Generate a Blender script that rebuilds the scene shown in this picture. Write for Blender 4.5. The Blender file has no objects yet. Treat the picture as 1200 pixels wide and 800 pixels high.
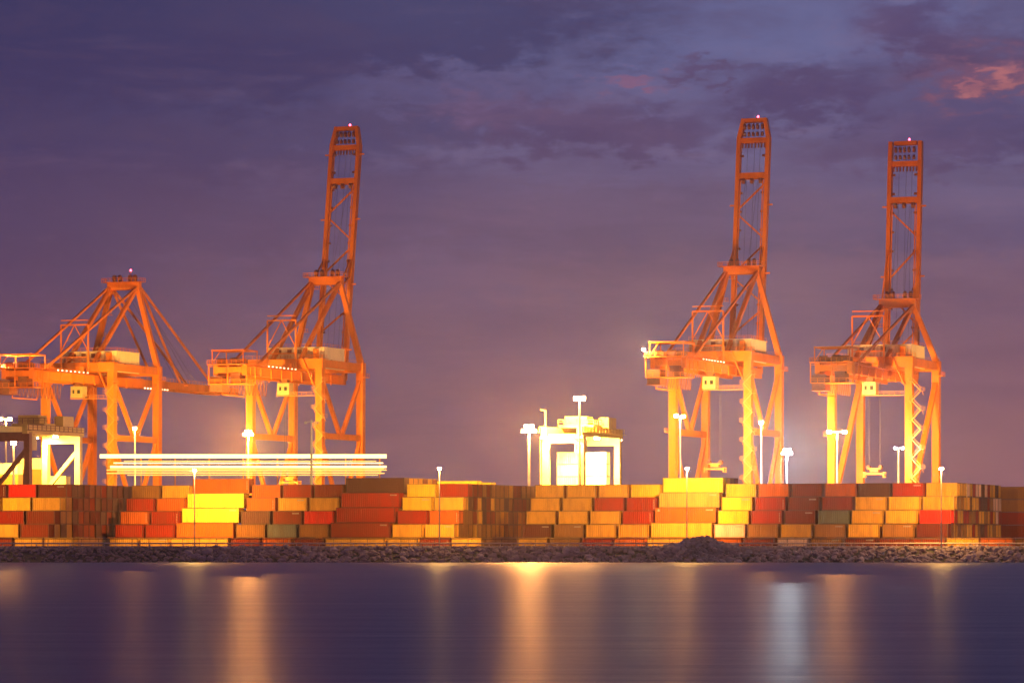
import bpy, math, random
from mathutils import Vector, Matrix
random.seed(7)
sc = bpy.context.scene
C = sc.collection
R = math.radians
TH = R(20)                       # the yard and the quay are turned 20 degrees to the view
CT, ST = math.cos(TH), math.sin(TH)

# ------------------------------------------------------------------ camera
F = 4400.0                       # focal length in pixels of a 1200 px wide frame
HZ = 632.0                       # horizon row
CH = 4.1                         # camera height
cam_d = bpy.data.cameras.new('camera')
cam = bpy.data.objects.new('camera', cam_d)
C.objects.link(cam)
cam.location = (0, 0, CH)
cam.rotation_euler = (R(90), 0, 0)
cam_d.sensor_width = 36.0
cam_d.lens = F / 1200 * 36
cam_d.shift_y = (HZ - 400) / 1200
cam_d.clip_start = 0.5
cam_d.clip_end = 30000
sc.camera = cam

def at(px, py, Y):
    return Vector(((px - 600) * Y / F, Y, CH + (HZ - py) * Y / F))

# ------------------------------------------------------------------ render / exposure
sc.view_settings.view_transform = 'Standard'
sc.view_settings.look = 'None'
sc.view_settings.exposure = 0
sc.view_settings.gamma = 1
sc.cycles.use_denoising = True
sc.cycles.max_bounces = 5
sc.cycles.diffuse_bounces = 2
sc.cycles.glossy_bounces = 3
sc.cycles.volume_bounces = 0
sc.cycles.transmission_bounces = 1
sc.cycles.sample_clamp_indirect = 4
sc.cycles.caustics_reflective = False
sc.cycles.caustics_refractive = False

# ------------------------------------------------------------------ node helpers
class NT:
    def __init__(s, tree):
        s.t = tree; s.n = tree.nodes; s.l = tree.links
    def node(s, typ, **kw):
        n = s.n.new(typ)
        for k, v in kw.items(): setattr(n, k, v)
        return n
    def put(s, sock, v):
        if isinstance(v, bpy.types.NodeSocket): s.l.new(v, sock)
        elif v is not None:
            if isinstance(v, (tuple, list)) and len(v) == 3 and sock.type == 'RGBA': v = (*v, 1)
            sock.default_value = v
    def m(s, op, a, b=None, c=None, clamp=False):
        n = s.node('ShaderNodeMath', operation=op); n.use_clamp = clamp
        s.put(n.inputs[0], a)
        if b is not None: s.put(n.inputs[1], b)
        if c is not None: s.put(n.inputs[2], c)
        return n.outputs[0]
    def mix(s, f, a, b, bt='MIX'):
        n = s.node('ShaderNodeMix', data_type='RGBA', blend_type=bt)
        s.put(n.inputs[0], f); s.put(n.inputs[6], a); s.put(n.inputs[7], b)
        return n.outputs[2]
    def comb(s, x, y, z):
        n = s.node('ShaderNodeCombineXYZ')
        for i, v in enumerate((x, y, z)): s.put(n.inputs[i], v)
        return n.outputs[0]
    def noise(s, vec, scale, detail=4, rough=.5, dist=0.0):
        n = s.node('ShaderNodeTexNoise')
        if vec is not None: s.put(n.inputs['Vector'], vec)
        n.inputs['Scale'].default_value = scale; n.inputs['Detail'].default_value = detail
        n.inputs['Roughness'].default_value = rough; n.inputs['Distortion'].default_value = dist
        return n.outputs['Fac']
    def ramp(s, f, stops):
        n = s.node('ShaderNodeValToRGB'); s.put(n.inputs[0], f)
        e = n.color_ramp.elements
        while len(e) < len(stops): e.new(0.5)
        for i, (p, c) in enumerate(stops):
            e[i].position = p; e[i].color = (c, c, c, 1) if isinstance(c, (int, float)) else (*c, 1)
        return n.outputs[0]
    def smooth(s, v, lo, hi):
        n = s.node('ShaderNodeMapRange', interpolation_type='SMOOTHSTEP')
        s.put(n.inputs[0], v); n.inputs[1].default_value = lo; n.inputs[2].default_value = hi
        return n.outputs[0]

def srgb(r, g, b):
    f = lambda c: (c / 255 / 12.92) if c / 255 <= .04045 else ((c / 255 + .055) / 1.055) ** 2.4
    return (f(r), f(g), f(b))

# ------------------------------------------------------------------ world: dusk sky with cloud
W = bpy.data.worlds.new('World'); sc.world = W; W.use_nodes = True
w = NT(W.node_tree); w.n.clear()
geo = w.node('ShaderNodeTexCoord')
sep = w.node('ShaderNodeSeparateXYZ'); w.l.new(geo.outputs['Generated'], sep.inputs[0])
az = w.m('MULTIPLY', w.m('ARCTAN2', sep.outputs[0], sep.outputs[1]), 180 / math.pi)     # degrees right of the view axis
el = w.m('MULTIPLY', w.m('ARCSINE', sep.outputs[2]), 180 / math.pi)                      # degrees above the horizon
el0 = w.m('MAXIMUM', el, 0.0)
DEG = 76.8                       # pixels of the 1200 px frame per degree
nv = w.comb(w.m('MULTIPLY', az, .55), w.m('MULTIPLY', el0, 1.35), 0.0)
n1 = w.noise(nv, .75, 6, .55, .3)
n2 = w.noise(nv, 3.2, 7, .62, .2)
n3 = w.noise(w.comb(w.m('MULTIPLY', az, .16), w.m('MULTIPLY', el0, .55), 3.0), .9, 4, .5, .4)
# clear twilight air, from the mauve horizon up into blue; it keeps deepening to the zenith
nis = w.node('ShaderNodeTexSky', sky_type='NISHITA')
nis.sun_disc = False; nis.sun_elevation = R(-3.0); nis.sun_rotation = R(75); nis.air_density = 1.4; nis.dust_density = 2.0
base = w.ramp(w.m('DIVIDE', el0, 40.0), [(0.0, srgb(150, 102, 110)), (.035, srgb(132, 96, 112)), (.08, srgb(116, 90, 116)),
                                         (.13, srgb(109, 95, 131)), (.18, srgb(105, 107, 154)), (.45, srgb(76, 84, 130)), (1.0, srgb(56, 62, 104))])
col = w.mix(.06, base, nis.outputs[0])
# large heavy deck that thickens to the left
left = w.smooth(w.m('MULTIPLY', w.m('ADD', az, w.m('MULTIPLY', w.m('SUBTRACT', n3, .5), 7.0)), -1.0), -.5, 9.0)
high = w.smooth(w.m('ADD', el0, w.m('MULTIPLY', w.m('SUBTRACT', n3, .5), 3.0)), .3, 7.5)
deckc = w.mix(high, srgb(106, 72, 98), srgb(52, 49, 95))
col = w.mix(w.m('MULTIPLY', left, .88), col, deckc)
# soft mottling
col = w.mix(w.m('MULTIPLY', w.smooth(n1, .42, .68), .30), col, srgb(86, 76, 116))
col = w.mix(w.m('MULTIPLY', w.smooth(n2, .5, .78), .22), col, srgb(140, 106, 130))
n4 = w.noise(nv, 1.4, 8, .6, .2)
wx = w.m('ADD', az, w.m('MULTIPLY', w.m('SUBTRACT', n4, .5), 3.0))
wy = w.m('ADD', el, w.m('MULTIPLY', w.m('SUBTRACT', n2, .5), 1.7))
def blob(px, py, rx, ry):
    a = w.m('DIVIDE', w.m('SUBTRACT', wx, (px - 600) / DEG), rx / DEG)
    b = w.m('DIVIDE', w.m('SUBTRACT', wy, (HZ - py) / DEG), ry / DEG)
    return w.m('POWER', 2.718, w.m('MULTIPLY', w.m('ADD', w.m('MULTIPLY', a, a), w.m('MULTIPLY', b, b)), -1.0))
def cloud(px, py, rx, ry, colr, amt, hard=.35):
    global col
    d = w.m('MULTIPLY', blob(px, py, rx, ry), w.m('ADD', w.m('MULTIPLY', n2, 1.3), .35))
    col = w.mix(w.m('MULTIPLY', w.smooth(d, hard * .25, hard * 2.6), amt), col, colr)
cloud(230, 10, 470, 110, srgb(54, 51, 92), .75, .2)
cloud(250, 130, 330, 75, srgb(64, 55, 96), .6, .2)
cloud(150, 250, 380, 60, srgb(82, 64, 98), .4, .2)
cloud(780, 260, 300, 40, srgb(104, 84, 112), .5, .2)
cloud(950, 330, 320, 30, srgb(122, 92, 112), .5, .2)
cloud(520, 108, 150, 30, srgb(108, 103, 148), .45, .35)
cloud(570, 130, 60, 22, srgb(124, 92, 124), .5)
cloud(650, 150, 120, 36, srgb(86, 70, 108), .85)
cloud(770, 158, 110, 34, srgb(84, 68, 106), .85)
cloud(740, 100, 45, 9, srgb(142, 90, 118), .6)
cloud(830, 86, 50, 14, srgb(92, 74, 112), .8)
cloud(940, 115, 130, 40, srgb(82, 68, 108), .95)
cloud(1070, 42, 75, 40, srgb(84, 68, 108), .85)
cloud(1150, 85, 120, 45, srgb(88, 66, 100), .8)
cloud(1130, 155, 160, 42, srgb(80, 66, 106), .75)
cloud(1050, 180, 130, 30, srgb(96, 76, 112), .6)
cloud(1160, 96, 85, 26, srgb(134, 88, 112), .7, .3)
cloud(1172, 99, 46, 16, srgb(196, 118, 118), .85, .45)
cloud(1128, 93, 26, 7, srgb(170, 104, 116), .8, .3)
n5 = w.noise(w.comb(w.m('MULTIPLY', az, .30), w.m('MULTIPLY', el0, 1.5), 7.0), 1.0, 8, .62, .5)
col = w.mix(w.m('MULTIPLY', w.smooth(n5, .44, .66), .33), col, srgb(84, 68, 100))
col = w.mix(w.m('MULTIPLY', w.smooth(n5, .50, .30), .10), col, srgb(150, 116, 136))
# pink warmth low down to the right
low = w.m('MULTIPLY', w.smooth(w.m('SUBTRACT', 5.0, el0), 0.0, 5.0), w.smooth(az, -2.0, 9.0))
col = w.mix(w.m('MULTIPLY', low, .45), col, srgb(158, 98, 106))
bg = w.node('ShaderNodeBackground'); w.l.new(col, bg.inputs[0]); bg.inputs[1].default_value = 1.0
out = w.node('ShaderNodeOutputWorld'); w.l.new(bg.outputs[0], out.inputs[0])

# the sun is already below the horizon: only a trace of its after-light is left
sun_d = bpy.data.lights.new('sun', 'SUN'); sun_d.energy = .03; sun_d.angle = R(12); sun_d.color = (1, .6, .5)
sun = bpy.data.objects.new('sun', sun_d); C.objects.link(sun)
sun.rotation_euler = (R(84), 0, R(-75 + 180))

# ------------------------------------------------------------------ materials
def mat(name, rgb, rough=.6, metal=0.0, dirt=.25, dscale=.6, dcol=None, bump=0.0, bscale=8.0, spec=.5, vary=0.0, streak=False):
    m = bpy.data.materials.new(name); m.use_nodes = True
    t = NT(m.node_tree); b = t.n['Principled BSDF']
    tc = t.node('ShaderNodeTexCoord')
    oi = t.node('ShaderNodeObjectInfo')
    off = t.node('ShaderNodeVectorMath', operation='ADD')
    t.l.new(tc.outputs['Object'], off.inputs[0])
    t.l.new(t.comb(t.m('MULTIPLY', oi.outputs['Random'], 91.0), t.m('MULTIPLY', oi.outputs['Random'], 37.0), 0.0), off.inputs[1])
    v = off.outputs[0]
    if streak:
        mp = t.node('ShaderNodeMapping'); mp.inputs['Scale'].default_value = (1.6, 1.6, .35)
        t.l.new(v, mp.inputs[0]); v2 = mp.outputs[0]
    else: v2 = v
    n = t.noise(v2, dscale, 6, .6)
    dc = dcol or tuple(c * .45 for c in rgb)
    c = t.mix(t.m('MULTIPLY', t.smooth(n, .4, .72), dirt * 2.2, clamp=True), rgb, dc)
    n_ = t.noise(v, dscale * 7, 4, .65)
    c = t.mix(t.m('MULTIPLY', t.smooth(n_, .56, .74), dirt, clamp=True), c, tuple(x * .3 for x in rgb))
    if vary:
        hs = t.node('ShaderNodeHueSaturation'); t.put(hs.inputs['Color'], c)
        t.put(hs.inputs['Value'], t.m('ADD', 1 - vary / 2, t.m('MULTIPLY', oi.outputs['Random'], vary)))
        c = hs.outputs[0]
    t.l.new(c, b.inputs['Base Color'])
    b.inputs['Roughness'].default_value = rough; b.inputs['Metallic'].default_value = metal
    b.inputs['Specular IOR Level'].default_value = spec
    if bump:
        bp = t.node('ShaderNodeBump'); bp.inputs['Strength'].default_value = bump; bp.inputs['Distance'].default_value = .1
        t.put(bp.inputs['Height'], t.noise(v, bscale, 5, .6)); t.l.new(bp.outputs[0], b.inputs['Normal'])
    return m
def emit(name, rgb, s, base=(.3, .3, .3)):
    m = bpy.data.materials.new(name); m.use_nodes = True
    b = m.node_tree.nodes['Principled BSDF']
    b.inputs['Base Color'].default_value = (*base, 1)
    b.inputs['Emission Color'].default_value = (*rgb, 1); b.inputs['Emission Strength'].default_value = s
    return m
M = {}
M['crane'] = mat('crane_paint', (.80, .20, .010), .5, dirt=.2, dscale=.12, streak=True, spec=.2)
M['crane_dark'] = mat('crane_machinery', (.28, .08, .03), .6, dirt=.3, dscale=.5)
M['yellow_steel'] = mat('yellow_steel', (.80, .30, .04), .5, dirt=.15, dscale=.5)
M['house'] = mat('house_cladding', (.85, .62, .40), .6, dirt=.14, dscale=.3, streak=True)
M['cabin'] = mat('cabin_paint', (.60, .42, .20), .5, dirt=.12)
M['glass'] = mat('dark_glass', (.03, .035, .04), .15, dirt=.05)
M['rope'] = mat('wire_rope', (.07, .04, .04), .6, dirt=.1)
M['rubber'] = mat('rubber', (.03, .03, .03), .8, dirt=.1)
M['galv'] = mat('galvanised_steel', (.45, .44, .42), .45, metal=.3, dirt=.2, dscale=1.0)
M['rail'] = mat('guard_rail_steel', (.82, .62, .52), .5, dirt=.25, dscale=1.0)
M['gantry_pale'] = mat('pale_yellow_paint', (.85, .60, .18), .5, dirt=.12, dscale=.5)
M['gantry_shaded'] = mat('shaded_brown_paint', (.35, .13, .08), .55, dirt=.25, dscale=.5)  # near frame of the left gantry, its shade put into the colour
SOD = (1.0, .50, .10); WARM = (1.0, .60, .20); WHITE = (.86, .95, 1.0)
M['lens_sodium'] = emit('sodium_lens', (1.0, .62, .22), 200)
M['lens_white'] = emit('white_lens', (.85, .95, 1.0), 200)
M['lens_red'] = emit('red_beacon', (1.0, .06, .12), 14)
M['bulb'] = emit('small_bulb', (1.0, .74, .42), 6)
M['trail_white'] = emit('white_light_trail', (1.0, .68, .28), 3)  # glow of the light trail bars, not lamp tubes
M['trail_yellow'] = emit('yellow_light_trail', (1.0, .56, .10), 1.8)
M['trail_dim'] = emit('dim_yellow_trail', (1.0, .55, .07), .95)

# ------------------------------------------------------------------ mesh builder
class MB:
    def __init__(s): s.v = []; s.f = []
    def quad(s, a, b, c, d):
        n = len(s.v); s.v += [tuple(a), tuple(b), tuple(c), tuple(d)]; s.f.append((n, n + 1, n + 2, n + 3)); return s
    def box(s, x0, x1, y0, y1, z0, z1):
        n = len(s.v)
        s.v += [(x0, y0, z0), (x1, y0, z0), (x1, y1, z0), (x0, y1, z0), (x0, y0, z1), (x1, y0, z1), (x1, y1, z1), (x0, y1, z1)]
        s.f += [tuple(n + i for i in q) for q in ((0, 3, 2, 1), (4, 5, 6, 7), (0, 1, 5, 4), (1, 2, 6, 5), (2, 3, 7, 6), (3, 0, 4, 7))]
        return s
    def bar(s, p, q, a, b=None, a2=None, b2=None, up=(0, 0, 1)):
        """box beam from p to q, a wide across and b deep, optionally tapering to a2, b2"""
        b = a if b is None else b; a2 = a if a2 is None else a2; b2 = b if b2 is None else b2
        p = Vector(p); q = Vector(q); d = (q - p).normalized(); u = Vector(up)
        if abs(d.dot(u)) > .98: u = Vector((0, 1, 0))
        sd = d.cross(u).normalized(); u = sd.cross(d).normalized()
        n = len(s.v)
        for c, x, y in ((p, a, b), (q, a2, b2)):
            for i, j in ((-1, -1), (1, -1), (1, 1), (-1, 1)):
                s.v.append(tuple(c + sd * (i * x / 2) + u * (j * y / 2)))
        s.f += [tuple(n + i for i in k) for k in ((3, 2, 1, 0), (4, 5, 6, 7), (0, 1, 5, 4), (1, 2, 6, 5), (2, 3, 7, 6), (3, 0, 4, 7))]
        return s
    def tube(s, p, q, r, r2=None, n=8, cap=True):
        r2 = r if r2 is None else r2
        p = Vector(p); q = Vector(q); d = (q - p).normalized()
        u = Vector((0, 0, 1)) if abs(d.z) < .98 else Vector((0, 1, 0))
        a = d.cross(u).normalized(); b = a.cross(d)
        k = len(s.v)
        for c, rr in ((p, r), (q, r2)):
            for i in range(n):
                t = 2 * math.pi * i / n
                s.v.append(tuple(c + a * (rr * math.cos(t)) + b * (rr * math.sin(t))))
        for i in range(n):
            j = (i + 1) % n; s.f.append((k + i, k + n + i, k + n + j, k + j))
        if cap:
            s.f.append(tuple(k + i for i in range(n))); s.f.append(tuple(k + n + i for i in reversed(range(n))))
        return s
    def rail(s, pts, h=1.1, step=3.0, t=.09):
        """handrail with posts along a polyline"""
        for p, q in zip(pts[:-1], pts[1:]):
            p = Vector(p); q = Vector(q); L = (q - p).length; k = max(1, round(L / step)); up = Vector((0, 0, h))
            s.bar(p + up, q + up, t); s.bar(p + up * .55, q + up * .55, t * .8)
            for i in range(k + 1):
                c = p.lerp(q, i / k); s.bar(c, c + up, t)
        return s
    def mesh(s, name, material):
        me = bpy.data.meshes.new(name); me.from_pydata(s.v, [], s.f); me.update()
        if material is not None: me.materials.append(material)
        return me
    def build(s, name, material, parent=None):
        o = bpy.data.objects.new(name, s.mesh(name, material)); C.objects.link(o)
        if parent: o.parent = parent
        return o
def put(name, me, parent=None, loc=None, rz=0):
    o = bpy.data.objects.new(name, me); C.objects.link(o)
    if parent: o.parent = parent
    if loc is not None: o.location = loc
    if rz: o.rotation_euler.z = rz
    return o
def empty(name, loc, rz=0):
    o = bpy.data.objects.new(name, None); C.objects.link(o); o.location = loc; o.rotation_euler.z = rz
    o.empty_display_size = .5
    return o
LABELS = {}
def tag(o, label, cat, group=None):
    o['label'] = label; o['category'] = cat
    if group: o['group'] = group
    n = len(label.split())
    if not 4 <= n <= 16: print('LABEL LENGTH', n, label)
    if label in LABELS and not (group and LABELS[label] == group): print('LABEL TWICE', label)
    LABELS[label] = group
    return o
def structure(o): o['kind'] = 'structure'; return o
def light(name, parent, loc, power, color, radius=.35, spot=None):
    d = bpy.data.lights.new(name, 'SPOT' if spot else 'POINT'); d.energy = power; d.color = color; d.shadow_soft_size = radius
    if spot: d.spot_size = R(spot[0]); d.spot_blend = .9
    o = bpy.data.objects.new(name, d); C.objects.link(o); o.parent = parent; o.location = loc
    if spot: o.rotation_euler = Vector(spot[1]).to_track_quat('-Z', 'Y').to_euler()
    return o

# ------------------------------------------------------------------ ground and water
GZ = 1.9
YW = 680.0
def ground():
    m = MB()
    ys = [(YW - 6, -1.6), (YW, -.1), (YW + 7, 2.35), (YW + 16, 2.25), (YW + 22, GZ), (3200, GZ)]
    for (y0, z0), (y1, z1) in zip(ys[:-1], ys[1:]):
        m.quad((-1500, y0, z0), (1500, y0, z0), (1500, y1, z1), (-1500, y1, z1))
    me = mat('yard_asphalt', (.055, .052, .05), .75, dirt=.3, dscale=.02, bump=.3, bscale=.6)
    return structure(m.build('ground', me))
ground()
def water():
    m = bpy.data.materials.new('harbour_water'); m.use_nodes = True
    t = NT(m.node_tree); b = t.n['Principled BSDF']
    b.inputs['Base Color'].default_value = (.088, .118, .225, 1)
    b.inputs['IOR'].default_value = 1.33
    g = t.node('ShaderNodeNewGeometry'); s = t.node('ShaderNodeSeparateXYZ'); t.l.new(g.outputs['Position'], s.inputs[0])
    # long swell and wind bands lying across the view: they only change how smooth the surface is
    v = t.comb(t.m('MULTIPLY', s.outputs[0], .010), t.m('MULTIPLY', s.outputs[1], .10), 0.0)
    n = t.noise(v, 1.0, 5, .62, .3)
    v2 = t.comb(t.m('MULTIPLY', s.outputs[0], .25), t.m('MULTIPLY', s.outputs[1], 1.2), 2.0)
    n2 = t.noise(v2, 1.0, 4, .6, .1)
    v3 = t.comb(t.m('MULTIPLY', s.outputs[0], .03), t.m('MULTIPLY', s.outputs[1], .22), 5.0)
    n3 = t.noise(v3, 1.0, 9, .74, .1)
    t.put(b.inputs['Roughness'], t.m('ADD', t.m('ADD', .36, t.m('MULTIPLY', t.m('SUBTRACT', n3, .5), .34)), t.m('ADD', t.m('MULTIPLY', t.m('SUBTRACT', n, .5), .06), t.m('MULTIPLY', t.m('SUBTRACT', n2, .5), .03))))
    bp = t.node('ShaderNodeBump'); bp.inputs['Strength'].default_value = 1.0; bp.inputs['Distance'].default_value = .5
    t.put(bp.inputs['Height'], n3); t.l.new(bp.outputs[0], b.inputs['Normal'])
    o = MB()
    o.quad((-1500, -150, 0), (1500, -150, 0), (1500, YW + .6, 0), (-1500, YW + .6, 0))
    return structure(o.build('water', m))
water()

# ------------------------------------------------------------------ riprap bank
M['rock'] = mat('rock', (.44, .32, .35), .85, dirt=.3, dscale=.9, vary=.55, bump=.6, bscale=3.0)
def rock_mesh(i):
    import bmesh
    bm = bmesh.new(); bmesh.ops.create_icosphere(bm, subdivisions=1, radius=.5)
    rr = random.Random(100 + i)
    sx, sy, sz = rr.uniform(.8, 1.35), rr.uniform(.8, 1.2), rr.uniform(.55, .85)
    for v in bm.verts:
        k = rr.uniform(.78, 1.2); v.co = Vector((v.co.x * sx * k, v.co.y * sy * k, v.co.z * sz * k))
    me = bpy.data.meshes.new('boulder'); bm.to_mesh(me); bm.free(); me.materials.append(M['rock'])
    return me
RM = [rock_mesh(i) for i in range(10)]
RD = [([v.co.copy() for v in me.vertices], [tuple(p.vertices) for p in me.polygons]) for me in RM]
rr = random.Random(3)
def slope_z(y):
    return -.1 + min(max((y - YW) / 7, -.1), 1) * 2.45
rocks = []
def mound_h(x, y):
    cx = (822 - 600) * (YW + 5) / F
    d = ((x - cx) / 4.6) ** 2 + ((y - YW - 6.5) / 3.5) ** 2
    return 2.1 * math.exp(-d)
for i in range(4800):
    x = rr.uniform(-128, 128); y = YW - .7 + 9.2 * rr.random() ** .85
    s = rr.choice((.45, .6, .8, 1.0, 1.3)) * rr.uniform(.75, 1.2) * (1.1 if x > -60 else .75)
    rocks.append((x, y, slope_z(y) + .10 * s + mound_h(x, y) + rr.uniform(-.05, .12), s, 0))
for i in range(420):
    a = rr.uniform(0, 6.283); q = math.sqrt(rr.random())
    x = (822 - 600) * (YW + 5) / F + 8.0 * q * math.cos(a); y = YW + 6.5 + 5.0 * q * math.sin(a)
    rocks.append((x, y, slope_z(y) + mound_h(x, y) * rr.uniform(.7, 1.02), rr.uniform(.5, 1.15), 1))
rocks.sort(key=lambda r: -(r[3] * (1.0 if abs(r[0]) < 95 else .2) * (1.0 if r[1] < YW + 6.5 or r[4] else .6)))
big = []; rest = MB(); nm = 0
for r in rocks:
    x, y, z, s, k = r
    if len(big) < 290: big.append(r); continue
    vs, fs = RD[rr.randrange(10)]
    rm = Matrix.Rotation(rr.uniform(0, 6.28), 3, 'Z') @ Matrix.Rotation(rr.uniform(-.6, .6), 3, 'X')
    n = len(rest.v)
    rest.v += [tuple(rm @ c * s + Vector((x, y, z))) for c in vs]
    rest.f += [tuple(n + i for i in f) for f in fs]
o = rest.build('riprap', M['rock']); o['kind'] = 'stuff'; o['label'] = 'smaller grey mauve rocks packed along the riprap bank'
for x, y, z, s, k in big:
    o = put('boulder', RM[rr.randrange(10)], None, (x, y, z)); o.scale = (s, s, s)
    o.rotation_euler = (rr.uniform(-.5, .5), rr.uniform(-.5, .5), rr.uniform(0, 6.28))
    if k: tag(o, 'grey boulder heaped in the mound that rises in front of the containers', 'rock', 'boulders of the mound')
    else: tag(o, 'grey mauve boulder in the low riprap bank along the waterline', 'rock', 'boulders of the riprap bank')

# ------------------------------------------------------------------ containers
COL = {'yellow': (.90, .52, .04), 'bright yellow': (.97, .72, .07), 'amber': (.72, .37, .05), 'orange': (.60, .13, .015), 'red': (.36, .024, .007), 'bright red': (.80, .022, .012),
       'brown red': (.24, .032, .012), 'dark brown': (.13, .055, .045), 'grey green': (.17, .185, .17), 'ochre': (.58, .40, .10),
       'pale beige': (.80, .52, .44), 'dull brown': (.34, .15, .04), 'blue grey': (.15, .16, .24), 'maroon': (.13, .022, .018), 'white': (.8, .68, .42)}
CW = 2.438
cmat = {}
for k, c in COL.items():
    cmat[k] = mat('container_' + k.replace(' ', '_'), c, .5, dirt=.30, dscale=.5, dcol=tuple(.5 * a + .5 * b for a, b in zip(c, (.12, .05, .03))), streak=True, vary=.3, spec=.2)
fmat = {k: mat('container_frame_' + k.replace(' ', '_'), tuple(.5 * a + .012 for a in c), .6, dirt=.35, dscale=1.5) for k, c in COL.items()}
M['mark'] = mat('white_lettering', (.50, .42, .36), .6, dirt=.2)
M['steel_dark'] = mat('door_gear', (.25, .2, .17), .5, dirt=.2)
def corr(m, p0, p1, z0, z1, nrm, pitch=.42, dep=.07):
    """corrugated wall between p0 and p1 (outer line), pressed inwards"""
    p0 = Vector(p0); p1 = Vector(p1); L = (p1 - p0).length; k = max(3, round(L / pitch)); nn = Vector(nrm)
    pts = []
    for i in range(k):
        for a, d in ((0, 0), (.32, 0), (.5, 1), (.82, 1)):
            pts.append(p0.lerp(p1, (i + a) / k) - nn * (d * dep))
    pts.append(p1)
    n = len(m.v)
    for p in pts: m.v += [(p.x, p.y, z0), (p.x, p.y, z1)]
    for i in range(len(pts) - 1): m.f.append((n + 2 * i, n + 2 * i + 2, n + 2 * i + 3, n + 2 * i + 1))
def cont_meshes(L, H, col, doors):
    x = L / 2; y = CW / 2; e = .09
    b = MB()
    corr(b, (-x + .1, -y + .03, 0), (x - .1, -y + .03, 0), .14, H - .1, (0, -1, 0))
    corr(b, (x - .1, y - .03, 0), (-x + .1, y - .03, 0), .14, H - .1, (0, 1, 0))
    corr(b, (-x + .03, y - .1, 0), (-x + .03, -y + .1, 0), .14, H - .1, (-1, 0, 0))
    if not doors: corr(b, (x - .03, -y + .1, 0), (x - .03, y - .1, 0), .14, H - .1, (1, 0, 0))
    b.quad((-x + .02, -y + .02, H - .05), (x - .02, -y + .02, H - .05), (x - .02, y - .02, H - .05), (-x + .02, y - .02, H - .05))
    b.quad((-x + .02, y - .02, .12), (x - .02, y - .02, .12), (x - .02, -y + .02, .12), (-x + .02, -y + .02, .12))
    f = MB()
    for sx in (-1, 1):
        for sy in (-1, 1):
            cx = sx * (x - .08); cy = sy * (y - .08)
            f.box(cx - .08, cx + .08, cy - .08, cy + .08, .13, H - .13)
            f.box(cx - .10, cx + .09, cy - .09, cy + .09, 0, .13) if sx > 0 else f.box(cx - .09, cx + .10, cy - .09, cy + .09, 0, .13)
            f.box(cx - .09, cx + .09, cy - .09, cy + .09, H - .13, H)
    for sy in (-1, 1):
        cy = sy * (y - .05)
        f.box(-x + .17, x - .17, cy - .05, cy + .05, .03, .16); f.box(-x + .17, x - .17, cy - .05, cy + .05, H - .12, H - .02)
    for sx in (-1, 1):
        cx = sx * (x - .05)
        f.box(cx - .05, cx + .05, -y + .17, y - .17, .03, .16); f.box(cx - .05, cx + .05, -y + .17, y - .17, H - .14, H - .02)
    d = None
    if doors:
        d = MB(); d.box(-.05, .0, .02, y - .17, .18, H - .16)
        for t in (.33, .8): d.box(.0, .05, t - .03, t + .03, .2, H - .18)
        for zz in (.5, 1.2, H - .6): d.box(.0, .03, .1, y - .25, zz, zz + .06)
        d = d.mesh('door', cmat[col])
    fm = f.mesh('frame', fmat[col])
    return b.mesh('body', cmat[col]), fm, d
CM = {}
def mark_mesh(L, H, k):
    r2 = random.Random(k * 17 + int(L)); m = MB(); y = -CW / 2 + .022
    x1 = L / 2 - .45
    for i in range(6 if k != 1 else 0):                                           # a code in the upper right corner, too small to read
        m.quad((x1 - 1.5 + i * .24, y, H - .62), (x1 - 1.5 + i * .24 + .15, y, H - .62), (x1 - 1.5 + i * .24 + .15, y, H - .36), (x1 - 1.5 + i * .24, y, H - .36))
    if k == 1:
        for i in range(6):
            z = H - .5 - i * .3; m.quad((x1 - .12, y, z - .17), (x1 + .04 * r2.random(), y, z - .17), (x1 + .03, y, z), (x1 - .12, y, z))
    if k == 2:
        m.quad((-x1, y, H - .75), (-x1 + .55, y, H - .75), (-x1 + .4, y, H - .3), (-x1 + .12, y, H - .3))
    return m.mesh('marking', M['mark'])
MK = {}
def container(x, y, z, kind, col, doors=True, mark=None, rz=-TH, label=None, group=None):
    """x, y, z is the middle of the bottom"""
    L, H = (12.19, 2.896) if kind == 'H' else (12.19, 2.59) if kind == 'L' else (6.06, 2.59)
    key = (L, H, col, doors)
    if key not in CM: CM[key] = cont_meshes(L, H, col, doors)
    bm_, fm, dm = CM[key]
    t = empty('shipping_container', (x, y, z), rz)
    put('body', bm_, t); put('frame', fm, t)
    if dm:
        put('door', dm, t, (L / 2 - .05, 0, 0)); d2 = put('door', dm, t, (L / 2 - .05, 0, 0)); d2.scale = (1, -1, 1)
    if mark is not None:
        if (L, H, mark) not in MK: MK[(L, H, mark)] = mark_mesh(L, H, mark)
        put('marking', MK[(L, H, mark)], t)
    tag(t, label, 'shipping container', group)
    return t
TIER = ['top tier', 'second tier down', 'third tier down', 'fourth tier down', 'bottom tier']
ORD = ['first', 'second', 'third', 'fourth', 'fifth', 'sixth', 'seventh', 'eighth', 'ninth', 'tenth', 'eleventh', 'twelfth', 'thirteenth', 'fourteenth', 'fifteenth', 'sixteenth', 'seventeenth', 'eighteenth', 'nineteenth']
STEP = 2.52; TZ = [GZ + 2.59 * i for i in (4, 3, 2, 1, 0)]
HZs = [GZ + 2.59 + 2.896 * i for i in (3, 2, 1, 0)] + [GZ]
Y_, A_, O_, E_, B_, N_, D_, G_, H_, P_, U_, S_, X_ = ('yellow', 'amber', 'orange', 'red', 'bright red', 'brown red', 'dark brown', 'grey green', 'ochre', 'pale beige', 'dull brown', 'blue grey', 'maroon')
infill = MB()
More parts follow.
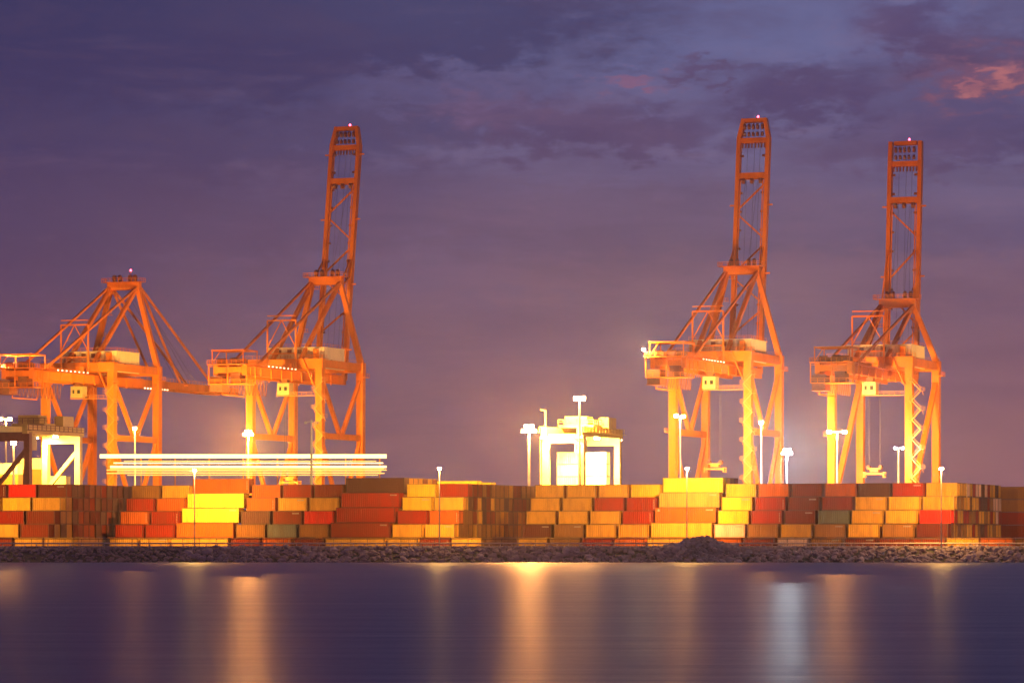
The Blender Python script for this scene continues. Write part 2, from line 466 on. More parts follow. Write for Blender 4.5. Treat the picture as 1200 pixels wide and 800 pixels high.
def obox(m, cx, cy, z0, L, Wd, H):
    n = len(m.v)
    for dz in (0, H):
        for a, b in ((-1, -1), (1, -1), (1, 1), (-1, 1)):
            u = a * L / 2; v = b * Wd / 2
            m.v.append((cx + u * CT + v * ST, cy - u * ST + v * CT, z0 + dz))
    m.f += [tuple(n + i for i in q) for q in ((3, 2, 1, 0), (4, 5, 6, 7), (0, 1, 5, 4), (1, 2, 6, 5), (2, 3, 7, 6), (3, 0, 4, 7))]
rc = random.Random(11)
SIDECOL = {'middle': [U_, A_, U_, N_, U_, U_, D_, A_, U_, N_], 'right': [A_, U_, A_, E_, N_, A_, U_, A_, P_, D_], 'left': [X_, D_, N_, D_, D_, X_, X_, D_]}
def block(name, px, Y, cols, rows, hcrows=None, exts=0, gap=.52):
    """px, Y: right front corner of the top tier. cols run from the right to the left: (kind, [five colours from the top])"""
    X0 = (px - 600) * Y / F
    def P(u, v): return X0 + u * CT + v * ST, Y - u * ST + v * CT
    u = 0.0
    n = len(cols)
    for ci, (kind, cl) in enumerate(cols):
        L = 12.19 if kind == 'H' else 6.06
        for k in range(5):
            kk = kind if not (kind == 'H' and k == 4) else 'L'
            v = -STEP * k + CW / 2
            x, y = P(u - L / 2 + rc.uniform(-.05, .05), v + rc.uniform(-.04, .04))
            size = 'long' if kind == 'H' else 'short'
            lab = f'{cl[k]} {size} container, {TIER[k]}, {ORD[n - 1 - ci]} column from left in {name} stack front'
            mk = rc.choice([None, None, None, None, 0, 1]) if cl[k] in (E_, N_, O_, B_) else rc.choice([None, None, None, 0])
            if name == 'right' and kind == 'H' and k == 2: mk = 2
            container(x, y, (HZs if kind == 'H' else TZ)[k], kk, cl[k], mark=mk, label=lab, group=f'containers in the front of the {name} stack')
            for r_ in range(1, k + 1):                              # hidden ones underneath the tiers above
                a, b = P(u - L / 2, -STEP * (k - r_) + CW / 2)
                obox(infill, a, b, (HZs if kind == 'H' else TZ)[k], L - .1, 2.3, 2.55)
        if ci == 0:                                                 # the right flank: ends of the rows behind
            for k in range(4):
                for r_ in range(1, rows + k):
                    x, y = P(-L / 2 + rc.uniform(-.12, .12), -STEP * k + CW / 2 + STEP * r_)
                    c = rc.choice(SIDECOL[name])
                    container(x, y, TZ[k], 'S', c, doors=rc.random() < .55,
                              label=f'{c} container end, {TIER[k]}, {ORD[r_ - 1]} row behind the front in {name} stack flank',
                              group=f'containers in the flank of the {name} stack')
                    if k == 3:
                        a, b = P(-L / 2, -STEP * k + CW / 2 + STEP * r_); obox(infill, a, b, GZ, 6.0, 2.4, 2.57)
        if hcrows and ci in hcrows:
            for r_ in range(1, hcrows[ci] + 1):
                x, y = P(u - L / 2, CW / 2 + STEP * r_)
                c = rc.choice([U_, A_, N_, A_])
                container(x, y, HZs[0], 'H', c, label=f'{c} long container end showing above {name} stack, {ORD[r_ - 1]} row behind front', group='long containers behind the front rows')
                a, b = P(u - L / 2, CW / 2 + STEP * r_); obox(infill, a, b, GZ, 12.0, 2.3, HZs[0] - GZ - .02)
        u -= L + gap
    if exts:                                                        # low row that runs on past the corner
        for i in range(exts):
            x, y = P(.34 + 3.03 + i * 6.4, -STEP * 4 + CW / 2)
            c = [A_, O_, P_][i % 3]
            container(x, y, TZ[4], 'S', c, label=f'{c} short container, bottom tier, running past the right corner of {name} stack, {ORD[i]}', group='low containers past the corners')
block('middle', 549, 721, [
    ('S', [E_, A_, O_, A_, N_]), ('S', [Y_, Y_, E_, A_, A_]), ('H', [D_, E_, E_, N_, A_]), ('S', [N_, A_, B_, U_, N_]), ('S', [E_, A_, N_, G_, O_]),
    ('S', [O_, O_, D_, U_, N_]), ('H', [O_, 'bright yellow', 'bright yellow', O_, A_]), ('S', [A_, O_, E_, E_, A_]), ('S', [U_, E_, O_, E_, A_])], 15, {2: 6}, 1, .58)
block('right', 1122, 708, [
    ('S', [A_, A_, B_, X_, N_]), ('S', [E_, A_, A_, U_, N_]), ('S', [D_, A_, A_, A_, N_]), ('S', [O_, N_, G_, U_, U_]), ('S', [N_, N_, N_, A_, P_]), ('S', [O_, E_, E_, U_, N_]),
    ('S', [Y_, Y_, Y_, P_, O_]), ('H', ['bright yellow', H_, O_, A_, A_]), ('S', [Y_, E_, E_, A_, O_]), ('S', [A_, E_, A_, A_, E_]), ('S', [A_, A_, A_, U_, U_]), ('S', [A_, A_, A_, X_, A_])], 15, {7: 3}, 2)
block('left', 78, 727, [('S', [N_, A_, N_, N_, A_]), ('S', [B_, Y_, E_, A_, N_]), ('S', [N_, A_, Y_, A_, O_]), ('S', [D_, N_, E_, O_, A_])], 13, None, 1)
# the stack half out of frame on the right, farther back
for ci, (px, cl) in enumerate(((1190, [U_, U_, E_, N_]), (1230, [O_, U_, S_, X_]))):
    for k in range(4):
        Y = 762; x = (px - 600) * Y / F; z = GZ + 2.59 * (3 - k) + 2.59
        container(x, Y - ci * 2.2, z, 'S', cl[k], label=f'{cl[k]} container, {TIER[k]}, {ORD[ci]} column of the darker stack at right frame edge', group='containers at the right edge')
        if k == 0: obox(infill, x, Y - ci * 2.2, GZ, 6.0, 2.3, 2.57)
# lit containers standing higher behind the middle stack and by the left gantry
for px, pyb, Y, kind, c, lab in ((532, 578.5, 830, 'H', Y_, 'yellow long container glowing behind the right end of the middle stack'),
                                 (564, 578.5, 838, 'S', Y_, 'yellow short container glowing behind the red top corner container of middle stack'),
                                 (10, 556, 850, 'S', 'white', 'white floodlit container on top at the far left frame edge'),
                                 (40, 550, 858, 'S', 'white', 'white floodlit container behind the dark leg of the left yard gantry'),
                                 (66, 571, 852, 'S', 'white', 'white floodlit container inside the left yard gantry frame')):
    p = at(px, pyb, Y)
    container(p.x, Y, p.z, kind, c, label=lab)
    obox(infill, p.x, Y, GZ, 12.0 if kind == 'H' else 6.0, 2.3, p.z - GZ - .02)
for i, (px, c) in enumerate(((664, 'white'), (676, 'white'), (690, 'white'), (703, 'white'))):
    for k in range(3):
        p = at(px, 553.5 - 14.4 * k, 796); 
        if i % 2: continue
        container(p.x + 1.2, 796 - i * 1.1, GZ + 2.59 * (5 + k), 'S', c, label=f'white floodlit container inside the central yard gantry, {("lowest", "middle", "topmost")[k]} one, {"left" if i == 0 else "right"} pair', group='white containers under the central gantry')
        if k == 0: obox(infill, p.x + 1.2, 796 - i * 1.1, GZ, 6.0, 2.3, 2.59 * 5 - .02)
o = infill.build('container_stack', cmat[U_]); o['kind'] = 'stuff'; o['label'] = 'brown containers packed inside the stacks behind the front rows'

# ------------------------------------------------------------------ guard rail along the shore road
def guard_rail():
    t = empty('guard_rail', (0, YW + 10, 2.3)); tag(t, 'long low steel guard rail running along the top of the riprap bank', 'guard rail')
    MB().tube((-130, 0, 1.12), (130, 0, 1.12), .15, n=10).build('rail', M['rail'], t)
    MB().tube((-130, 0, .55), (130, 0, .55), .07, n=8).build('lower_rail', M['rail'], t)
    me = MB().tube((0, .02, -.4), (0, .02, 1.1), .09, n=8).mesh('post', M['rail'])
    for i in range(125): put('post', me, t, (-129 + i * 2.08, 0, 0))
guard_rail()
m = MB(); m.box(-130, 130, 0, .25, 0, .95); 
t = m.build('kerb_wall', mat('concrete', (.36, .30, .27), .8, dirt=.35, dscale=.4)); t.location = (0, YW + 11.2, 2.0)
tag(t, 'low concrete edge wall behind the guard rail at the foot of the stacks', 'wall')

def chain_fence():
    t = empty('wire_fence', (0, YW + 13, 1.9)); tag(t, 'thin dark wire fence standing behind the guard rail along the foot of the stacks', 'fence')
    MB().tube((-130, 0, 2.35), (130, 0, 2.35), .075, n=6).build('top_rail', M['rope'], t)
    me = MB().tube((0, 0, 0), (0, 0, 2.35), .05, n=6).mesh('post', M['rope'])
    for i in range(84): put('post', me, t, (-129 + i * 3.1, 0, 0))
    m = MB()
    for z in (.4, .8, 1.2, 1.6, 2.0): m.tube((-130, 0, z), (130, 0, z), .012, n=4, cap=False)
    m.build('strand_wires', M['rope'], t)
chain_fence()
# ------------------------------------------------------------------ lamps
def street_lamp(px, py, Y, label, power=43000):
    p = at(px, py, Y)
    t = empty('street_lamp', (p.x, Y, 2.3)); tag(t, label, 'lamp', 'shore road lamps in front of the containers')
    h = p.z - 2.3
    MB().tube((0, 0, 0), (0, 0, h), .12, .07, 10).build('pole', M['galv'], t)
    MB().box(-.25, .25, -.25, .25, 0, .06).build('base_plate', M['galv'], t)
    hd = MB().bar((0, 0, h), (0, .9, h + .12), .12, .12).box(-.32, .32, .3, 1.4, h + .03, h + .24).build('lamp_head', M['galv'], t)
    ln = MB(); ln.box(-.28, .28, .35, 1.35, h - .12, h + .03); ln.build('lens', M['lens_sodium'], hd)
    MB().bar((0, 0, h), (0, -.5, h + .06), .1, .1).box(-.36, .36, -.9, -.4, h - .02, h + .26).build('lamp_head', M['galv'], t)
    ln = MB(); ln.box(-.3, .3, -.94, -.9, h - .16, h + .22); ln.build('lens', M['lens_sodium'], t)
    light('lamp_light', t, (0, 1.5, h - .2), power, SOD, .3, spot=(150, (0, 1, -.75)))
    light('lamp_glow', t, (0, -.9, h - .3), power * .2, SOD, .3)
for px, py, Y, lab in ((-59, 551, 700, 'slim shore lamp standing just outside the left frame edge'), (228, 551, 717, 'slim lit lamp post in front of the bright yellow long containers'),
                    (515, 549, 696, 'slim lit lamp post in front of the red corner of the middle stack'), (805, 549, 706, 'slim lit lamp post rising behind the rock mound'),
                    (1103, 549, 686.5, 'slim lit lamp post in front of the bright red container'), (1390, 549, 686, 'slim shore lamp standing outside the right frame edge')):
    street_lamp(px, py, Y, lab)

def high_mast(px, py, Y, label, heads=((0, 0),), power=60000, color='sodium', radius=.5, pole=True, lit=True, size=1.0, glow=.3):
    """heads: offsets in metres (x, z) of the lamp heads from the pole top"""
    p = at(px, py, Y)
    t = empty('light_mast', (p.x, Y, GZ)); tag(t, label, 'light mast')
    h = p.z - GZ
    MB().tube((0, 0, 0), (0, 0, h), .42, .2, 10).build('pole', M['galv'], t)
    MB().tube((0, 0, 0), (0, 0, .1), .7, .7, 10).build('base_plate', M['galv'], t)
    if not lit:
        MB().bar((-1.6, 0, h - .4), (1.6, 0, h - .4), .15).build('crossarm', M['galv'], t)
        for sx in (-1.4, 1.4): MB().box(sx - .35, sx + .35, -.4, .2, h - .9, h - .4).build('lamp_head', M['galv'], t)
        return
    xs = [a for a, b in heads]
    MB().bar((min(xs) - .5, 0, h), (max(xs) + .5, 0, h), .16).build('crossarm', M['galv'], t)
    cc = {'sodium': (1.0, .56, .08), 'white': WHITE, 'warm': WARM}[color]
    if len(heads) == 5: size *= .72
    for a, b in heads:
        s = size
        hd = MB().box(a - .62 * s, a + .62 * s, -.3, .55, h + b - .45 * s, h + b + .5 * s).build('lamp_head', M['galv'], t)
        MB().box(a - .55 * s, a + .55 * s, -.36, -.302, h + b - .4 * s, h + b + .42 * s).build('lens', M['lens_white' if color == 'white' else 'lens_sodium'], hd)
    light('mast_light', t, (sum(xs) / len(xs), 1.2, h - .5), power * 1.1, cc, radius, spot=(160, (0, 1, -.45)))
    light('mast_glow', t, (sum(xs) / len(xs), -1.2, h - .3), power * glow, WHITE if color == 'white' else (1.0, .37, .07), 1.5)
HP = 320000
high_mast(291, 509, 1130, 'tall very bright floodlight mast in front of the second crane left leg', ((-1.1, 0), (1.1, 0), (-.55, .95), (.55, .95), (0, 0)), HP * 1.4, glow=.65)
high_mast(620, 505, 765, 'tall dazzling orange floodlight mast left of the central yard gantry', ((-1.1, 0), (1.1, 0), (-.55, .95), (.55, .95), (0, 0)), HP * .5, glow=.75)
high_mast(679, 467, 768, 'highest lit mast rising out of the central yard gantry', ((-.6, 0), (.6, 0)), HP * .9, glow=.07)
high_mast(16, 519, 835, 'thin pale pole with a small lamp among the lit containers at far left', ((0, 0),), HP * .35, glow=.05)
high_mast(158, 502, 1160, 'thin lit mast standing before the right legs of leftmost crane', ((0, 0),), HP * .8, glow=.12)
high_mast(7, 491, 1100, 'twin headed lit mast at the far left frame edge', ((-1.8, 0), (1.2, 0)), HP * .6)
high_mast(797, 488, 1110, 'slim lit mast beside the left leg of the third crane', ((.9, 0), (-1.2, .2)), HP * .45, glow=.4)
high_mast(892, 495, 1100, 'bright slim mast before the right legs of the third crane', ((0, 0),), HP * .42, glow=.3)
high_mast(922, 531, 1060, 'cold white floodlight mast between the third crane and fourth crane', ((-1.1, 0), (1.1, 0), (-.55, .95), (.55, .95), (0, 0)), HP * .25, 'white', glow=1.5)
high_mast(981, 506, 1090, 'twin headed mast in front of the fourth crane left leg', ((-2.4, 0), (2.2, 0)), HP * .95, glow=.4)
high_mast(1053, 525, 1110, 'twin headed cold white mast beside the stair leg of fourth crane', ((-.9, 0), (1.1, 0)), HP * .08, 'white', size=.7, glow=.03)
high_mast(1262, 500, 1085, 'unseen twin headed mast added beyond right frame edge to light the fourth crane', ((-1.6, 0), (1.6, 0)), HP * 1.2, glow=.15)  # out of view, added to brighten the fourth crane's right side
high_mast(365, 492, 900, 'thin dark unlit mast in front of the second crane', lit=False)

# ------------------------------------------------------------------ quay cranes
QY0 = 1170.0
def quayY(px): return QY0 / (1 + .0827 * (px - 600) / 1000)
def crane(label, pxA, raised, k=1.0, beta=82.0, blen=84.0, style='K', hgt=1.0, lights=(), apex=85.4):
    """pxA: picture column of the landside left leg. Local x runs along the quay, y to the water behind, z up."""
    YA = quayY(pxA); XA = (pxA - 600) * YA / F
    w_, g = 12.0, 34.0
    t = empty('quay_crane', (XA + w_ * CT, YA - w_ * ST, GZ), -TH); tag(t, label, 'crane', 'quay cranes along the far quay')
    P = M['crane']; H = lambda z: z * hgt
    ZG, ZH = H(52.8), H(56.6)         # girder underside, header underside
    for sx in (-1, 1):
        for y in (0, g):
            MB().bar((sx * w_, y, 2.5), (sx * w_, y, ZH), 2.1, 2.5, 2.3, 2.6, up=(0, 1, 0)).build('leg', P, t)
            b = MB()
            for j in (-2.2, 2.2):
                b.bar((sx * w_ + j - 1.2, y, 1.6), (sx * w_ + j + 1.2, y, 1.6), .9, 1.2)
            b.build('bogie', M['crane_dark'], t)
            for j in (-3, -1.4, 1.4, 3): MB().tube((sx * w_ + j, y - .3, .6), (sx * w_ + j, y + .3, .6), .6, n=12).build('wheel', M['crane_dark'], t)
        MB().bar((sx * w_, 0, 9), (sx * w_, g, 9), 1.7, 2.2).build('sill_beam', P, t)
        if style == 'K':
            zc = H(35.2)
            MB().bar((sx * w_, 1.2, zc), (sx * w_, g - 1.2, zc), 1.3, 1.9).build('cross_beam', P, t)
            for y0 in (1.0, g - 1.0):
                ym = g / 2 + (-.9 if y0 < g / 2 else .9)
                MB().bar((sx * w_, y0, ZH - 3), (sx * w_, ym, zc + .7), 1.15, 1.25).build('brace', P, t)
                MB().bar((sx * w_, y0, zc - 1.2), (sx * w_, ym, 10), 1.15, 1.25).build('brace', P, t)
        else:
            MB().bar((sx * w_, g - 1.2, ZH - 4), (sx * w_, 1.2, 12), 1.5, 1.6).build('brace', P, t)
        MB().bar((sx * w_, 1.3, ZH + 1.6), (sx * w_, g - 1.3, ZH + 1.6), 1.5, 2.4).build('side_beam', P, t)
    for y in (0, g):
        MB().bar((-w_ - 1.3, y, ZH + 1.5), (w_ + 1.3, y, ZH + 1.5), 2.4, 3.2).build('header_beam', P, t)
        m = MB(); m.rail([(-w_ - 1.3, y - 1.3, ZH + 3.1), (w_ + 1.3, y - 1.3, ZH + 3.1)], 1.1, 2.4); m.build('handrail', P, t)
    # trolley girders with the back reach toward the camera
    for sx in (-1, 1):
        x = sx * 4.8
        MB().bar((x, -43, ZG + 1.5), (x, g + 3, ZG + 1.5), 1.5, 3.1).build('girder', P, t)
        m = MB()
        m.box(x + sx * .8, x + sx * 1.9, -43, g - 2, ZG + 2.6, ZG + 2.7)
        m.rail([(x + sx * 1.85, -43, ZG + 2.7), (x + sx * 1.85, g - 2, ZG + 2.7)], 1.1, 3.2)
        m.build('walkway', P, t)
        for y in range(-40, 30, 8): MB().bar((x + sx * .9, y, ZG - .6), (x + sx * .9, y, ZG + 2.4), .35).build('bracket', P, t)
    for y in (-42.5, -30, -16, g + 2): MB().bar((-4, y, ZG + 1.6), (4, y, ZG + 1.6), 1.2, 1.8).build('cross_tie', P, t)
    # hoist platform at the back end with its open frame
    m = MB(); m.box(-6.6, 6.6, -45.5, -31, ZG + 3.1, ZG + 3.4)
    m.rail([(-6.5, -31, ZG + 3.4), (-6.5, -45.4, ZG + 3.4), (6.5, -45.4, ZG + 3.4), (6.5, -31, ZG + 3.4)], 1.2, 1.7, .12)
    m.build('platform', P, t)
    m = MB()
    for x in (-5.2, 5.2):
        for y in (-44.5, -34): m.bar((x, y, ZG + 3.4), (x, y, ZG + 7.6), .28)
        m.bar((x, -44.7, ZG + 7.6), (x, -33.8, ZG + 7.6), .4, .5)
    for y in (-44.5, -39, -34): m.bar((-5.2, y, ZG + 7.6), (5.2, y, ZG + 7.6), .3, .35)
    m.bar((-5.2, -44.5, ZG + 3.6), (-2.4, -44.5, ZG + 7.5), .2); m.build('hoist_frame', P, t)
    for x, y, s in ((-3.4, -41, 1.0), (.2, -40, 1.3), (3.4, -41.5, .9)):
        m = MB(); m.tube((x - 1.1, y, ZG + 4.5), (x + 1.1, y, ZG + 4.5), .8 * s, n=12); m.box(x - 1.3, x - 1.1, y - .9, y + .9, ZG + 3.4, ZG + 5.2); m.box(x + 1.1, x + 1.9, y - .6, y + .6, ZG + 3.4, ZG + 4.8)
        m.build('hoist_drum', M['crane_dark'], t)
    m = MB(); m.rail([(-6.4, -33, ZG - 2.6), (-6.4, -44.6, ZG - 2.6), (6.4, -44.6, ZG - 2.6), (6.4, -33, ZG - 2.6)], 1.2, 2.2, .16)
    m.box(-6.4, 6.4, -44.6, -38, ZG - 2.9, ZG - 2.6)
    for x in (-6.4, 0, 6.4): m.bar((x, -44.5, ZG - 2.8), (x, -44.5, ZG + 3.2), .35); m.bar((x, -38, ZG - 2.8), (x, -38, ZG + 3.2), .35)
    m.build('lower_platform', P, t)
    m = MB(); m.box(-6.2, -2.2, -44, -38.5, ZG - 4.8, ZG - .4); m.box(-6.5, -1.9, -44.3, -38.2, ZG - 5.0, ZG - 4.8); m.build('cable_winder', M['crane_dark'], t)
    MB().box(.5, 3.6, -43.5, -39, ZG - 2.6, ZG + .6).build('drive_cabinet', M['crane_dark'], t)
    lm = MB()                                                                       # festoon cable loops
    pts = [Vector((0, 2.3 * q / 6, -4.8 * math.sin(math.pi * q / 6) ** .6)) for q in range(7)]
    for a, b in zip(pts[:-1], pts[1:]): lm.tube(a, b, .13, n=5, cap=False)
    lm = lm.mesh('cable_loop', M['crane_dark'])
    for i in range(12): put('cable_loop', lm, t, (-5.9, -31 + i * 2.5, ZG - .3))
    m = MB(); m.bar((-7, -33, ZG - 5.6), (-7, -16, ZG - 5.6), .35, .35); m.bar((-7, -33, ZG - 5.6), (-6.2, -33, ZG), .25); m.bar((-7, -16, ZG - 5.6), (-6.2, -16, ZG), .25); m.build('festoon_track', P, t)
    # machinery house
    x0, x1, y0, y1, z0, z1 = (-8.6, 11.4, 5.0, 21.5, ZH + 3.3, ZH + 6.8)
    hs = MB()
    corr(hs, (x0, y0, 0), (x1, y0, 0), z0, z1, (0, -1, 0), 1.1, .12); corr(hs, (x1, y0, 0), (x1, y1, 0), z0 - 3.2, z1, (1, 0, 0), 1.1, .12)
    corr(hs, (x1, y1, 0), (x0, y1, 0), z0, z1, (0, 1, 0), 1.1, .12); corr(hs, (x0, y1, 0), (x0, y0, 0), z0, z1, (-1, 0, 0), 1.1, .12)
    hs.quad((x0, y0, z0), (x0, y1, z0), (x1, y1, z0), (x1, y0, z0))
    ho = hs.build('machinery_house', M['house'], t)
    MB().box(x0 - .15, x1 + .15, y0 - .15, y1 + .15, z1, z1 + .25).build('roof', M['house'], ho)
    m = MB(); m.rail([(x0, y0, z1 + .25), (x1, y0, z1 + .25), (x1, y1, z1 + .25)], 1.0, 2.2); m.build('roof_rail', P, ho)
    for xx in (-5, -1.5, 2): MB().box(xx, xx + 1.5, y0 - .05, y0 - .01, z0 + 1.6, z0 + 3.0).build('louvre', M['crane_dark'], ho)
    MB().box(x1 + .01, x1 + .06, y0 + 5, y0 + 6.4, z0 - 2.6, z0 - .2).build('door', M['crane_dark'], ho)
    MB().box(8.2, 9.6, y0 - 1.7, y0 - .1, z0, z0 + 3.0).build('ventilation_tower', P, t)
    m = MB(); m.box(x0, x1 + 1.6, y0 - 1.8, y0 - .1, z0 - .2, z0 - .05); m.rail([(x0, y0 - 1.8, z0), (x1 + 1.6, y0 - 1.8, z0)], 1.1, 1.8); m.build('house_walkway', P, t)
    # A-frame
    ZA = apex
    za2 = ZA + 2.6; gy = g - .3
    for sx in (-1, 1):
        MB().bar((sx * w_, g, ZH + 3), (sx * 5.0, gy, ZA + .3), 1.7, 1.9, 1.4, 1.6, up=(0, 1, 0)).build('mast_leg', P, t)
        MB().bar((sx * 4.9, .5, ZH + 2.4), (sx * 4.9, gy - 1, ZA + .3), 1.15, 1.3).build('back_leg', P, t)
        MB().bar((sx * 4.6, -33, ZG + 3.4), (sx * 5.3, gy - 1.6, ZA + .6), .62, .7).build('backstay', P, t)
    MB().bar((-5.8, gy, ZA + 1.2), (5.8, gy, ZA + 1.2), 2.4, 2.5).build('apex_beam', P, t)
    m = MB(); m.box(-7.4, 6.8, gy - 2.2, gy + 2.2, ZA + 2.5, ZA + 2.7); m.rail([(-7.4, gy + 2.1, ZA + 2.7), (-7.4, gy - 2.1, ZA + 2.7), (6.8, gy - 2.1, ZA + 2.7), (6.8, gy + 2.1, ZA + 2.7)], 1.2, 1.6, .12)
    m.build('apex_platform', P, t)
    for x in (-3.6, -1.6, 2.2, 4.0):
        m = MB(); m.tube((x - .35, gy, ZA + 3.9), (x + .35, gy, ZA + 3.9), 1.15, n=14); m.build('sheave', M['crane_dark'], t)
    for z in range(int(ZH + 7), int(ZA), 7):                                        # ladder landings on the left mast leg
        f = (z - ZH - 3) / (ZA - ZH - 3); x = -w_ + (w_ - 5) * f + 1.2
        MB().box(x, x + 1.7, g - 1.2, g + .3, z, z + .15).rail([(x, g - 1.2, z), (x + 1.7, g - 1.2, z)], 1.1, 1.0, .12).build('ladder_landing', P, t)
    # trestle that props the backstays
    zt = ZH + 15.2; m = MB()
    for x in (-4.9, 4.9): m.bar((x, -3, ZG + 3), (x, -3, zt), .45)
    m.bar((-4.9, -3, zt), (4.9, -3, zt), .5); m.bar((-4.9, -3, zt + 1.5), (4.9, -3, zt + 1.5), .35)
    m.bar((-4.9, -3, zt - 8.5), (0, -3, zt), .3); m.bar((4.9, -3, zt - 8.5), (0, -3, zt), .3)
    m.bar((-4.9, -3, zt - 10.5), (4.9, -3, zt - 10.5), .35); m.build('stay_trestle', P, t)
    # boom
    be = R(beta) if raised else R(0.0)
    HB = Vector((0, g + 3.2, ZG + 1.6)); D = Vector((0, math.cos(be), math.sin(be))); Nn = Vector((0, -math.sin(be), math.cos(be)))
    def bp(x, a, n=0.0): return HB + Vector((x, 0, 0)) + D * a + Nn * n
    ux = (1, 0, 0)
    for sx in (-1, 1):
        MB().bar(bp(sx * 4.8, 0), bp(sx * 4.8, blen - 6), 2.3, 1.25, up=ux).build('boom_chord', P, t)
        MB().bar(bp(sx * 4.8, blen - 6.2), bp(sx * (3.5 if style == 'K' else 4.7), blen), 2.3, 1.2, up=ux).build('boom_nose', P, t)
        for a in range(4, int(blen) - 8, 6): MB().bar(bp(sx * 4.0, a, .3), bp(sx * 3.1, a, .3), .7, .9, up=ux).build('rope_guide', M['crane_dark'], t)
        m = MB()
        m.bar(bp(sx * 3.7, 2, .9), bp(sx * 3.7, blen - 20, .9), .25, .35, up=ux)
        for a in range(10, int(blen) - 6, 22): m.bar(bp(sx * 5.3, a, .5), bp(sx * 7.0, a, .5), .5, .2, up=ux)
        m.build('boom_walkway', P, t)
    MB().bar(bp(-4.4, blen - 18.5), bp(4.4, blen - 18.5), 1.8, 1.9, up=D).build('boom_cross_beam', P, t)
    MB().bar(bp(-4.4, blen - 7), bp(4.4, blen - 7), 1.4, 1.6, up=D).build('boom_cross_beam', P, t)
    MB().bar(bp(-3.6, blen - .5), bp(3.6, blen - .5), 1.6, 1.2, up=D).build('boom_cross_beam', P, t)
    MB().bar(bp(-4.4, 3), bp(4.4, 3), 1.4, 1.4, up=D).build('boom_cross_beam', P, t)
    for x in (-3, -1.6, -.2, 1.2, 2.8):
        MB().tube(bp(x - .3, blen - 2.6, .6), bp(x + .3, blen - 2.6, .6), .95, n=10).build('sheave', M['crane_dark'], t)
        MB().tube(bp(x - .3, blen - 5, .4), bp(x + .3, blen - 5, .4), .75, n=10).build('sheave', M['crane_dark'], t)
    for x in (-3.6, -2.6, -1.6, -.6, .6, 1.6, 2.6, 3.6): MB().bar(bp(x, blen - 9.4), bp(x, blen - 7), .4, up=ux).build('buffer', M['crane_dark'], t)
    for x in (-2.8, 0, 2.9): MB().tube(bp(x - .5, blen - 20.2, .5), bp(x + .5, blen - 20.2, .5), .9, n=10).build('sheave', M['crane_dark'], t)
    if style == 'K': dg = [(1, blen - 21, -1, blen - 29), (-1, blen - 31, 1, blen - 38.5), (1, blen - 41, -1, blen - 49), (-1, blen - 52, 1, blen - 59), (1, blen - 62, -1, blen - 69)]
    else: dg = [(-1, blen - 22, 1, blen - 30), (1, blen - 34, -1, blen - 43), (-1, blen - 48, 1, blen - 57), (1, blen - 60, -1, blen - 68)]
    for s1, a1, s2, a2 in dg: MB().bar(bp(s1 * 4.2, a1), bp(s2 * 4.2, a2), .5, .5, up=D).build('boom_brace', P, t)
    for x in (-1.7, .4, 2.1): MB().tube(bp(x, 2, .4), bp(x * 1.1, blen - 5, .4), .05, n=5).build('rope', M['rope'], t)
    top = Vector((0, gy, ZA + 2))
    for sx in (-1, 1):
        if not raised:
            for a in (30, 57): MB().bar((sx * 5.2, gy + .6, ZA + 1.4), bp(sx * 4.8, a, 1.4), .55, .75).build('forestay', P, t)
            MB().tube((sx * 1.6, gy, ZA + 4.4), bp(sx * 1.8, 50, 1.5), .07, n=5).build('rope', M['rope'], t)
            MB().tube((sx * 2.2, gy, ZA + 4.4), bp(sx * 2.4, 44, 1.5), .07, n=5).build('rope', M['rope'], t)
        else:                                                                       # stays folded up between apex and boom
            for a, bow in ((34, 1.6), (40, .6)):
                e = bp(sx * 4.8, a, 1.3); mid = (Vector((sx * 5.2, gy + .6, ZA + 1.4)) + e) / 2 + Vector((0, -bow, -bow))
                MB().bar((sx * 5.3, gy + .6, ZA + 1.4), mid, .4, .5).bar(mid, e, .4, .5).build('folded_forestay', P, t)
            MB().tube((sx * 2.0, gy, ZA + 4), bp(sx * 2.0, blen - 20, .8), .05, n=5).build('rope', M['rope'], t)
    if not raised:
        m = MB(); m.rail([bp(-5.8, 2, 1.2), bp(-5.8, blen - 3, 1.2)], 1.1, 2.6); m.rail([bp(5.8, 2, 1.2), bp(5.8, blen - 3, 1.2)], 1.1, 2.6); m.build('boom_handrail', P, t)
        for i in range(9): MB().box(*(lambda q: (q.x - .16, q.x + .16, q.y - .2, q.y + .2, q.z - .2, q.z + .12))(bp(5.0, 2 + i * 2.2, -1.5))).build('bulb', M['bulb'], t)
    # operator cabin and its walkway
    m = MB(); m.box(-2.2, 1.9, -1.5, 2.2, ZG - 4.6, ZG - .8); cb = m.build('operator_cabin', M['cabin'], t)
    MB().box(-1.5, -.8, -1.54, -1.5, ZG - 3.2, ZG - 2.0).build('window', M['glass'], cb); MB().box(.2, 1.2, -1.54, -1.5, ZG - 3.2, ZG - 2.0).build('window', M['glass'], cb)
    m = MB(); m.box(-2.4, w_ - .9, -1.2, -.1, ZG - 5.0, ZG - 4.8); m.rail([(-2.4, -1.15, ZG - 4.8), (w_ - .9, -1.15, ZG - 4.8)], 1.1, 1.6); m.build('cabin_walkway', M['yellow_steel'], t)
    MB().bar((0, 0, ZG - .8), (0, 0, ZG + .5), 2.0, 2.0).build('trolley', M['crane_dark'], t)
    # stair tower on the right landside leg
    fl = MB(); W2 = 2.7; RZ = 2.9
    for yy in (-.45, .45): fl.bar((-W2 / 2, yy, 0), (W2 / 2, yy, RZ), .08, .2); fl.bar((-W2 / 2, yy, 1.05), (W2 / 2, yy, RZ + 1.05), .07)
    for i in range(9): q = i / 8; fl.box(-W2 / 2 + W2 * q - .14, -W2 / 2 + W2 * q + .14, -.45, .45, RZ * q - .02, RZ * q + .03)
